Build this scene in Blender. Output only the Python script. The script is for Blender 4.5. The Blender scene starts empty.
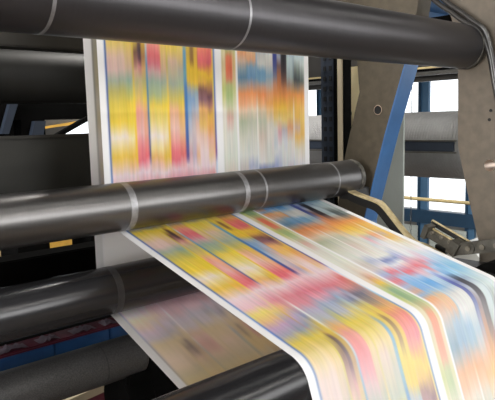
import bpy, bmesh, math
import numpy as np
from mathutils import Vector, Matrix

# ------------------------------------------------------------------ scale and camera
S = 0.075                      # one building unit = one roller radius = 75 mm
EYE = 25.0                     # eye height in units
F, CX, CY = 605.0, 247.5, 200.0
def _n(v):
    v = np.array(v, float); return v/np.linalg.norm(v)
AX = _n([662.5, 95, F]); _z = np.array([-112, 4800, -F]); AZ = _n(_z-_z.dot(AX)*AX)
AY = -np.cross(AZ, AX)
if AY[2] < 0: AY = -AY
M = np.array([AX, AY, AZ])
def ray(p): return M@np.array([p[0]-CX, CY-p[1], F])
def at(px, py, x=None, y=None):
    """point of the place seen at a photo position, on the plane x = .. or y = .."""
    r = ray((px, py)); r = r*(x/r[0]) if x is not None else r*(y/r[1])
    return tuple(float(q) for q in r)
def W(p): return Vector((p[0]*S, p[1]*S, (p[2]+EYE)*S))

sc = bpy.context.scene
col = sc.collection
cam = bpy.data.objects.new('camera', bpy.data.cameras.new('camera'))
col.objects.link(cam)
R = Matrix(((M[0][0], M[0][1], -M[0][2]), (M[1][0], M[1][1], -M[1][2]), (M[2][0], M[2][1], -M[2][2])))
cam.matrix_world = Matrix.Translation(W((0, 0, 0))) @ R.to_4x4()
cam.data.sensor_width = 36; cam.data.lens = F/495*36; cam.data.clip_start = .05; cam.data.clip_end = 200
sc.camera = cam
sc.view_settings.view_transform = 'Standard'; sc.view_settings.look = 'None'
sc.view_settings.exposure = 0; sc.view_settings.gamma = 1; sc.view_settings.use_curve_mapping = False

# ------------------------------------------------------------------ materials
def lin(c):
    return tuple((q/12.92 if q <= .04045 else ((q+.055)/1.055)**2.4) for q in c)
def mat(name, rgb, rough=.5, metal=0., noise=.0, nscale=20., stretch=(1, 1, 1), bump=0., spec=.5, rgb2=None, coat=0.):
    m = bpy.data.materials.new(name); m.use_nodes = True
    nt = m.node_tree; b = nt.nodes['Principled BSDF']
    b.inputs['Roughness'].default_value = rough; b.inputs['Metallic'].default_value = metal
    b.inputs['Specular IOR Level'].default_value = spec
    b.inputs['Coat Weight'].default_value = coat
    c = lin(rgb)
    tc = nt.nodes.new('ShaderNodeTexCoord'); mp = nt.nodes.new('ShaderNodeMapping')
    mp.inputs['Scale'].default_value = stretch
    nz = nt.nodes.new('ShaderNodeTexNoise'); nz.inputs['Scale'].default_value = nscale; nz.inputs['Detail'].default_value = 6
    nt.links.new(tc.outputs['Object'], mp.inputs[0]); nt.links.new(mp.outputs[0], nz.inputs['Vector'])
    rp = nt.nodes.new('ShaderNodeValToRGB')
    c2 = lin(rgb2) if rgb2 else tuple(q*(1-noise) for q in c)
    c1 = c if rgb2 else tuple(min(1, q*(1+noise)) for q in c)
    rp.color_ramp.elements[0].position = .35; rp.color_ramp.elements[1].position = .65
    rp.color_ramp.elements[0].color = (*c2, 1); rp.color_ramp.elements[1].color = (*c1, 1)
    nt.links.new(nz.outputs['Fac'], rp.inputs[0]); nt.links.new(rp.outputs[0], b.inputs['Base Color'])
    if bump:
        bp = nt.nodes.new('ShaderNodeBump'); bp.inputs['Strength'].default_value = bump; bp.inputs['Distance'].default_value = .004
        nt.links.new(nz.outputs['Fac'], bp.inputs['Height']); nt.links.new(bp.outputs[0], b.inputs['Normal'])
    return m
MT = dict(
    steel_top=mat('brushed_dark_steel', (.27, .265, .275), .36, .75, .03, 30, (6, .6, .6)),
    steel_mid=mat('ground_steel', (.385, .38, .38), .33, .9, .03, 30, (8, .5, .5)),
    steel_low=mat('polished_black_coating', (.16, .16, .17), .24, .3, .02, 12, (5, .6, .6)),
    rubber=mat('rubber_cover', (.24, .24, .245), .45, .0, .4, 240, bump=.25),
    steel_front=mat('polished_black_roller', (.12, .12, .13), .25, .3, .02, 12, (5, .6, .6)),
    steel_back=mat('dim_roller_coating', (.10, .10, .095), .55, .1, .1, 12, (5, .6, .6), spec=.25),
    wear=mat('wear_mark', (.55, .55, .56), .42, .7, .15, 60),
    wear_dim=mat('faint_wear_mark', (.22, .22, .23), .4, .3, .15, 60),
    collar=mat('scuffed_collar', (.42, .41, .38), .5, .5, .0, 45, rgb2=(.16, .155, .15)),
    journal=mat('journal_steel', (.25, .25, .25), .4, .8, .2, 30),
    casting=mat('cast_iron_olive', (.29, .26, .205), .6, .15, .0, 30, rgb2=(.25, .22, .17), bump=.05),
    casting_r=mat('cast_iron_brown', (.35, .315, .27), .6, .15, .0, 30, rgb2=(.31, .28, .24), bump=.05),
    blue_edge=mat('blue_enamel', (.20, .38, .58), .45, 0, .08, 14),
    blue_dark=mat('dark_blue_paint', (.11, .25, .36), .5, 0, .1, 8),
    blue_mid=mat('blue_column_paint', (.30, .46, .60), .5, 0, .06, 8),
    grey_panel=mat('pale_grey_enamel', (.76, .79, .77), .5, 0, .04, 6),
    cream=mat('enamel_warm_light', (.93, .87, .70), .5, 0, .05, 10),
    beige=mat('beige_post', (.75, .70, .60), .5, .1, .06, 10),
    blackm=mat('black_machine_paint', (.022, .021, .02), .9, 0, .3, 10, spec=.05),
    brownm=mat('dark_brown_machine_paint', (.13, .115, .09), .6, 0, .2, 8),
    olive=mat('dark_olive_panel', (.115, .115, .095), .6, 0, .25, 3),
    slate=mat('slate_blue_post', (.17, .20, .25), .5, .2, .1, 10),
    slateb=mat('slate_blue_plate', (.22, .28, .36), .5, .2, .1, 10),
    maroon=mat('maroon_ledge', (.38, .12, .2), .5, 0, .2, 20),
    ledge_blue=mat('blue_ledge', (.16, .36, .60), .45, 0, .12, 20),
    scrap=mat('crumpled_paper', (.55, .5, .55), .6, 0, .15, 30),
    yellow=mat('yellow_rail_paint', (.70, .63, .45), .45, 0, .1, 20),
    yellow_s=mat('warm_yellow_paint', (.85, .66, .28), .45, 0, .1, 20),
    pipe=mat('grey_pipe', (.40, .39, .37), .4, .5, .1, 20),
    cable=mat('cable_sheath', (.16, .155, .15), .35, 0, .2, 20, coat=.3),
    bar_black=mat('bar_black', (.07, .068, .065), .45, .1, .3, 20),
    bar_top=mat('worn_brass_bar_top', (.80, .74, .58), .4, .2, .0, 30, rgb2=(.60, .53, .38)),
    chain=mat('oily_chain_steel', (.31, .30, .275), .4, .6, .3, 30),
    bolt=mat('bolt_steel', (.42, .40, .36), .4, .7, .2, 30),
    hole=mat('bored_hole_black', (.02, .02, .02), .8),
    hole_rim=mat('bored_hole_steel', (.75, .66, .58), .4, .5, .1, 10),
    duct=mat('duct_grey', (.58, .58, .58), .5, .4, .08, 10),
    ductrib=mat('duct_rib_grey', (.36, .36, .365), .5, .4, .08, 10),
    floor=mat('worn_brown_floor', (.33, .27, .22), .45, 0, .15, 3),
    wall=mat('wall_grey', (.55, .55, .53), .8, 0, .05, 2),
    wall_pale=mat('wall_pale', (.66, .65, .63), .8, 0, .05, 2),
    ceiling=mat('ceiling_dark', (.22, .21, .20), .8, 0, .08, 2),
    white=mat('white_enamel', (.9, .9, .88), .5, 0, .02, 5),
    motor=mat('blue_motor_paint', (.13, .25, .38), .45, 0, .1, 10),
)
def glass():
    m = bpy.data.materials.new('window_glass'); m.use_nodes = True; nt = m.node_tree
    for n in list(nt.nodes): nt.nodes.remove(n)
    o = nt.nodes.new('ShaderNodeOutputMaterial'); mx = nt.nodes.new('ShaderNodeMixShader')
    t = nt.nodes.new('ShaderNodeBsdfTransparent'); g = nt.nodes.new('ShaderNodeBsdfGlossy'); g.inputs['Roughness'].default_value = .02
    fr = nt.nodes.new('ShaderNodeFresnel'); fr.inputs[0].default_value = 1.3
    nt.links.new(fr.outputs[0], mx.inputs[0]); nt.links.new(t.outputs[0], mx.inputs[1]); nt.links.new(g.outputs[0], mx.inputs[2])
    nt.links.new(mx.outputs[0], o.inputs[0]); return m
MT['glass'] = glass()
def lampmat(st):
    m = bpy.data.materials.new('lamp_diffuser'); m.use_nodes = True
    b = m.node_tree.nodes['Principled BSDF']; b.inputs['Emission Color'].default_value = (1, .97, .9, 1); b.inputs['Emission Strength'].default_value = st
    return m
MT['lamp'] = lampmat(4)

# ------------------------------------------------------------------ building helpers (units in, metres out)
ORG = {}
def thing(name, label, cat, loc, group=None):
    o = bpy.data.objects.new(name, None); col.objects.link(o); o.empty_display_size = .05
    o.location = W(loc); ORG[o.name] = W(loc)
    o['label'] = label; o['category'] = cat
    if group: o['group'] = group
    return o
def obj(name, bm, m, parent=None, loc=None, label=None, cat=None, kind=None, group=None, smooth=False):
    bmesh.ops.recalc_face_normals(bm, faces=bm.faces[:])
    if parent is not None: org = ORG[parent.name]
    else:
        if loc is None:
            vs = [v.co for v in bm.verts]
            loc = ((min(v.x for v in vs)+max(v.x for v in vs))/2, (min(v.y for v in vs)+max(v.y for v in vs))/2, min(v.z for v in vs))
        org = W(loc)
    for v in bm.verts: v.co = W(v.co)-org
    me = bpy.data.meshes.new(name); bm.to_mesh(me); bm.free()
    me.materials.append(MT[m] if isinstance(m, str) else m)
    if smooth:
        for p in me.polygons: p.use_smooth = True
        me.set_sharp_from_angle(angle=math.radians(40))
    o = bpy.data.objects.new(name, me); col.objects.link(o)
    if parent is not None: o.parent = parent
    else: o.location = org
    ORG[o.name] = org
    if label: o['label'] = label
    if cat: o['category'] = cat
    if kind: o['kind'] = kind
    if group: o['group'] = group
    return o
def box(bm, a, b, bev=0.):
    x0, y0, z0 = [min(p, q) for p, q in zip(a, b)]; x1, y1, z1 = [max(p, q) for p, q in zip(a, b)]
    r = bmesh.ops.create_cube(bm, size=1)
    for v in r['verts']:
        v.co = Vector((x0+(v.co.x+.5)*(x1-x0), y0+(v.co.y+.5)*(y1-y0), z0+(v.co.z+.5)*(z1-z0)))
    if bev:
        es = {e for v in r['verts'] for e in v.link_edges}
        bmesh.ops.bevel(bm, geom=list(es), offset=bev, segments=2, affect='EDGES')
    return bm
def nb(): return bmesh.new()
def lathe(bm, prof, c, axis='x', seg=64, caps=True):
    """prof: (along, radius) list; c: centre of the axis"""
    rings = []
    for t, r in prof:
        ring = []
        for k in range(seg):
            a = 2*math.pi*k/seg; p, q = r*math.cos(a), r*math.sin(a)
            co = {'x': (t, c[1]+p, c[2]+q), 'y': (c[0]+p, t, c[2]+q), 'z': (c[0]+p, c[1]+q, t)}[axis]
            ring.append(bm.verts.new(co))
        rings.append(ring)
    for A, B in zip(rings, rings[1:]):
        for k in range(seg): bm.faces.new((A[k], A[(k+1) % seg], B[(k+1) % seg], B[k]))
    if caps:
        bm.faces.new(rings[0]); bm.faces.new(rings[-1])
    return bm
def prism(bm, pts, x0, x1, bev=0.):
    """(y, z) outline pushed out along x"""
    A = [bm.verts.new((x0, y, z)) for y, z in pts]; B = [bm.verts.new((x1, y, z)) for y, z in pts]
    fs = [bm.faces.new(A), bm.faces.new(B[::-1])]
    n = len(pts)
    for k in range(n): fs.append(bm.faces.new((A[k], B[k], B[(k+1) % n], A[(k+1) % n])))
    if bev: bmesh.ops.bevel(bm, geom=list({e for f in fs[:2] for e in f.edges}), offset=bev, segments=2, affect='EDGES')
    return bm
def sweep(bm, pts, w, h=None, seg=12, up=Vector((0, 0, 1))):
    """round (h None) or rectangular bar swept along a polyline"""
    pts = [Vector(p) for p in pts]; rings = []
    for i, p in enumerate(pts):
        d = (pts[min(i+1, len(pts)-1)]-pts[max(i-1, 0)]).normalized()
        s = d.cross(up); s = s.normalized() if s.length > 1e-4 else Vector((1, 0, 0)); u = s.cross(d).normalized()
        if h is None: ring = [p+s*(w*math.cos(2*math.pi*k/seg))+u*(w*math.sin(2*math.pi*k/seg)) for k in range(seg)]
        else: ring = [p+s*a*w/2+u*b*h/2 for a, b in ((-1, -1), (1, -1), (1, 1), (-1, 1))]
        rings.append([bm.verts.new(q) for q in ring])
    n = len(rings[0])
    for A, B in zip(rings, rings[1:]):
        for k in range(n): bm.faces.new((A[k], A[(k+1) % n], B[(k+1) % n], B[k]))
    bm.faces.new(rings[0]); bm.faces.new(rings[-1])
    return bm
def smooth_path(pts, n=6):
    P = [np.array(p, float) for p in pts]; P = [2*P[0]-P[1]]+P+[2*P[-1]-P[-2]]; out = []
    for i in range(1, len(P)-2):
        for k in range(n):
            t = k/n; a, b, c, d = P[i-1:i+3]
            out.append(.5*((2*b)+(-a+c)*t+(2*a-5*b+4*c-d)*t*t+(-a+3*b-3*c+d)*t**3))
    out.append(P[-2]); return [tuple(q) for q in out]

# ------------------------------------------------------------------ the hall
XW, YB, YF, XL0, ZF, ZC = 95., 100., -45., -30., -EYE, 28.
T = 2.
obj('floor', box(nb(), (XL0-T, YF-T, ZF-T), (XW+T, YB+T, ZF)), 'floor', kind='structure')
obj('ceiling', box(nb(), (XL0-T, YF-T, ZC), (XW+T, YB+T, ZC+T)), 'ceiling', kind='structure')
def wall_with_windows(name, axis, pos, thick, lo, hi, wins, z0, z1, m):
    bm = nb()
    def b(u0, u1, a, c):
        if axis == 'x': box(bm, (pos, u0, a), (pos+thick, u1, c))
        else: box(bm, (u0, pos, a), (u1, pos+thick, c))
    b(lo, hi, ZF, z0); b(lo, hi, z1, ZC); u = lo
    for a, c in wins:
        if a > u: b(u, a, z0, z1)
        u = c
    if u < hi: b(u, hi, z0, z1)
    return obj(name, bm, m, kind='structure')
# right wall: daylight windows, blue columns, blue dado beam
zs, zt = -.172*XW, 16.
wr = [(-30., -4.), (2., 20.), (22., 96.)]
wall_with_windows('wall_right', 'x', XW, T, YF, YB, wr, zs, zt, 'wall_pale')
wb = [(4., 24.), (30., 70.)]
wall_with_windows('wall_back', 'y', YB, T, XL0, XW+T, wb, -13., 14., 'wall')
wf = [(14., 41.), (46., 70.), (74., 92.)]
wall_with_windows('wall_front', 'y', YF-T, T, XL0, XW+T, wf, -1., 20., 'wall')
wl = [(-36., -6.), (0., 32.), (38., 70.)]  # unseen left windows, added to throw light on the frame faces
wall_with_windows('wall_left', 'x', XL0-T, T, YF, YB, wl, -14., 18., 'wall')
k = 1
for a, c in wl:
    w = obj('window_%d' % k, box(nb(), (XL0-1.1, a, -14), (XL0-.9, c, 18)), 'glass', kind='structure'); k += 1
for a, c in wr:
    w = obj('window_%d' % k, box(nb(), (XW+.9, a, zs), (XW+1.1, c, zt)), 'glass', kind='structure'); k += 1
for a, c in wb:
    w = obj('window_%d' % k, box(nb(), (a, YB+.9, -13), (c, YB+1.1, 14)), 'glass', kind='structure'); k += 1
for a, c in wf:
    w = obj('window_%d' % k, box(nb(), (a, YF-1.1, -1), (c, YF-.9, 20)), 'glass', kind='structure'); k += 1
# blue dado beam under the panes
obj('trim_1', box(nb(), (XW-1.2, YF, -.197*XW+.3), (XW, YB, zs+.2)), 'blue_dark', kind='structure')
# blue steel window columns
for (p0, p1), lab in (((418.5, 428), 'blue steel window column in full view between two bright panes'),
                      ((467, 476), 'blue steel window column half hidden by the brown frame leg'),
                      ((318, 322.5), 'pale blue steel window column seen beside the edge of the printed paper')):
    a, b_ = at(p0, 150, x=XW-.6)[1], at(p1, 150, x=XW-.6)[1]
    t = thing('window_column', lab, 'column', (XW-1.4, (a+b_)/2, ZF))
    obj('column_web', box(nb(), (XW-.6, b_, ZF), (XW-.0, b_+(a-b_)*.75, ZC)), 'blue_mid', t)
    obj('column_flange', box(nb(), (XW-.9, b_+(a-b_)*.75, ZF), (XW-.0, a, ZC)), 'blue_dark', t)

# ------------------------------------------------------------------ the press frame
XF = 29.0                       # face of the side frame towards the paper
def fp(*pp): return [at(px, py, x=XF)[1:] for px, py in pp]
fr = thing('press_side_frame', 'thick olive brown cast frame leg with blue painted edge, behind the middle roller end', 'machine frame', (XF+.6, 21., ZF))
o1 = fp((345, 66), (359, 66), (359.5, 92), (350, 133), (344, 160), (338, 205))
o1 = [at(318, -12, x=XF)[1:], at(324, 30, x=XF)[1:]] + o1[:0] + fp((357, 60), (359.5, 92), (350, 133), (345, 156), (338, 205))
zl = o1[-1]
right = fp((363, 222), (385, 133), (404.5, 66), (414, 30), (420, -12))
low = [(zl[0]+.4, ZF), (right[0][0]-.6, ZF)]
outl = o1+low+right
obj('cast_plate', prism(nb(), outl, XF, XF+1.25), 'casting', fr)
# painted edge facing the walkway
r2 = low[1:]+right
bm = nb(); A = []
for y, z in r2: A.append((y, z))
B = [(y-.06, z) for y, z in A]
A = A[:3]+[at(409.5, 46, x=XF)[1:]]; B = [(y-.06, z) for y, z in A]
prism(bm, A+B[::-1], XF-.01, XF+1.3)
obj('painted_edge', bm, 'blue_edge', fr, label='blue painted front edge')
def bored(parent, px, py, rad_px, name='bored_hole', m='hole', rim=None):
    c = at(px, py, x=XF); c2 = at(px+rad_px, py, x=XF); r = abs(c[1]-c2[1])
    if rim: obj('hole_rim', lathe(nb(), [(XF-.02, r*1.12), (XF-.04, r*1.05), (XF-.01, r*.97)], c, seg=32, caps=False), 'hole_rim', parent)
    obj(name, lathe(nb(), [(XF-.03, r*.97), (XF+.02, r*.97)], c, seg=32), m, parent)
bored(fr, 378, 110, 3.6, rim=True)
fr2 = thing('press_side_frame', 'brown cast frame leg with a large round bore, at the right border of the photo', 'machine frame', (XF+.6, 14., ZF))
o2 = fp((440, -14), (452, 20), (458, 60), (458, 146), (469, 200), (479, 243))
o2 += [(14.2, -9.), (14.0, ZF), (11.0, ZF), (9.0, -9.), (9., 8.)]+[(o2[0][0], 8.)]
def bore_plate(outline, holes, x0, x1):
    """plate with true round bores, cut from both faces"""
    bm = nb(); es = []
    def loop(pts):
        v = [bm.verts.new((x0, y, z)) for y, z in pts]
        return [bm.edges.new((v[i], v[(i+1) % len(v)])) for i in range(len(v))]
    es += loop(outline)
    for (y, z, r) in holes: es += loop([(y+r*math.cos(2*math.pi*k/28), z+r*math.sin(2*math.pi*k/28)) for k in range(28)])
    g = bmesh.ops.triangle_fill(bm, use_beauty=True, use_dissolve=False, edges=es)
    fs = [f for f in g['geom'] if isinstance(f, bmesh.types.BMFace)]
    e = bmesh.ops.extrude_face_region(bm, geom=fs)
    for v in e['geom']:
        if isinstance(v, bmesh.types.BMVert): v.co.x = x1
    return bm
def hole(px, py, rp):
    c = at(px, py, x=XF); return (c[1], c[2], abs(at(px+rp, py, x=XF)[1]-c[1]))
obj('cast_plate', bore_plate(o2, [hole(489.5, 165.5, 5.6)], XF, XF+1.25), 'casting_r', fr2)
hb = hole(489.5, 165.5, 5.6)
obj('hole_lining', lathe(nb(), [(XF+.02, hb[2]*.995), (XF+1.3, hb[2]*.995)], (0, hb[0], hb[1]), seg=32, caps=False), 'hole_rim', fr2)
for p in ((491, 110.5), (489.5, 119.7)): bored(fr2, p[0], p[1], 1.6, 'bolt_hole')
# left side frame of the press, outside the picture, carries the rollers' other ends
fl = obj('press_side_frame', prism(prism(nb(), [(11.3, ZF), (16.2, ZF), (16.2, 4.6), (11.3, 4.6)], -1.2, 0), [(20.6, ZF), (27.6, ZF), (27.6, 3.6), (20.6, 3.6)], -1.2, 0), 'casting', label='plain cast frame wall carrying the far left ends of the rollers, outside the view', cat='machine frame')

# ------------------------------------------------------------------ rollers
def roller(label, c, r, x1, m, marks=(), x0=0., collar=None, wm='wear', mw=.28, body='roller_shell'):
    t = thing('guide_roller', label, 'roller', ((x0+x1)/2, c[0], c[1]))
    cc = (0, c[0], c[1])
    obj(body, lathe(nb(), [(x0, r-.08), (x0+.08, r), (x1-.08, r), (x1, r-.08)], cc, seg=128), m, t, smooth=True)
    for mk in marks:
        x, w = mk if isinstance(mk, tuple) else (mk, mw)
        obj('wear_ring', lathe(nb(), [(x-w/2, r-.01), (x-w/2, r+.006), (x+w/2, r+.006), (x+w/2, r-.01)], cc, seg=128, caps=False), wm, t, smooth=True)
    if collar:
        obj('end_collar', lathe(nb(), [(collar[0], r-.05), (collar[0], r+.03), (collar[1], r+.03), (collar[1], r-.15)], cc, seg=96), 'collar', t, smooth=True)
    for xa, xb in ((x1-.02, min(XF, 26.5) if c is C5 else 28.2 if c is C0 else XF), (-.0, x0+.02)):
        if abs(xb-xa) > .05: obj('journal', lathe(nb(), [(xa, r*.45), (xb, r*.45)], cc, seg=40), 'journal', t, smooth=True)
    return t
C1, C2, C3, C4, C5, C0 = (15.1, 3.40), (21.8, -3.33), (22.9, -7.06), (25.4, -11.33), (12.43, -8.03), (26.3, 2.2)
R3r = 1.03
roller('large dark steel roller across the top of the photo in front of the hanging paper', C1, 1.055, 28.7, 'steel_top', [(6.85, .10), (13.25, .09)], collar=(28.45, 28.8), wm='wear')
roller('brushed grey steel roller across the middle with the printed paper turning under it', C2, 1.0, 28.1, 'steel_mid', [(12.95, .30), (19.15, .28), (20.4, .12), (26.0, .1)], collar=(27.95, 28.3))
roller('glossy black roller just below the middle grey roller, at left', C3, R3r, 28.8, 'steel_low', [(12.75, .32)], wm='wear_dim')
roller('matt black rubber covered roller lowest at the left, under the blue ledge', C4, 1.0, 15.6, 'rubber', [(13.35, .07)], wm='wear_dim')
roller('glossy black roller at the bottom with the printed paper bending down over it', C5, 1.0, 26.2, 'steel_front')
roller('dim black roller high at the left, behind the hanging paper', C0, 1.14, 28.0, 'steel_back')
for x in (28.15,): obj('roller_support_post', box(nb(), (x, 25.9, ZF), (x+.8, 26.9, 3.6), .05), 'blackm', label='black post behind the hanging paper carrying the end of the dim roller', cat='post')

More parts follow.
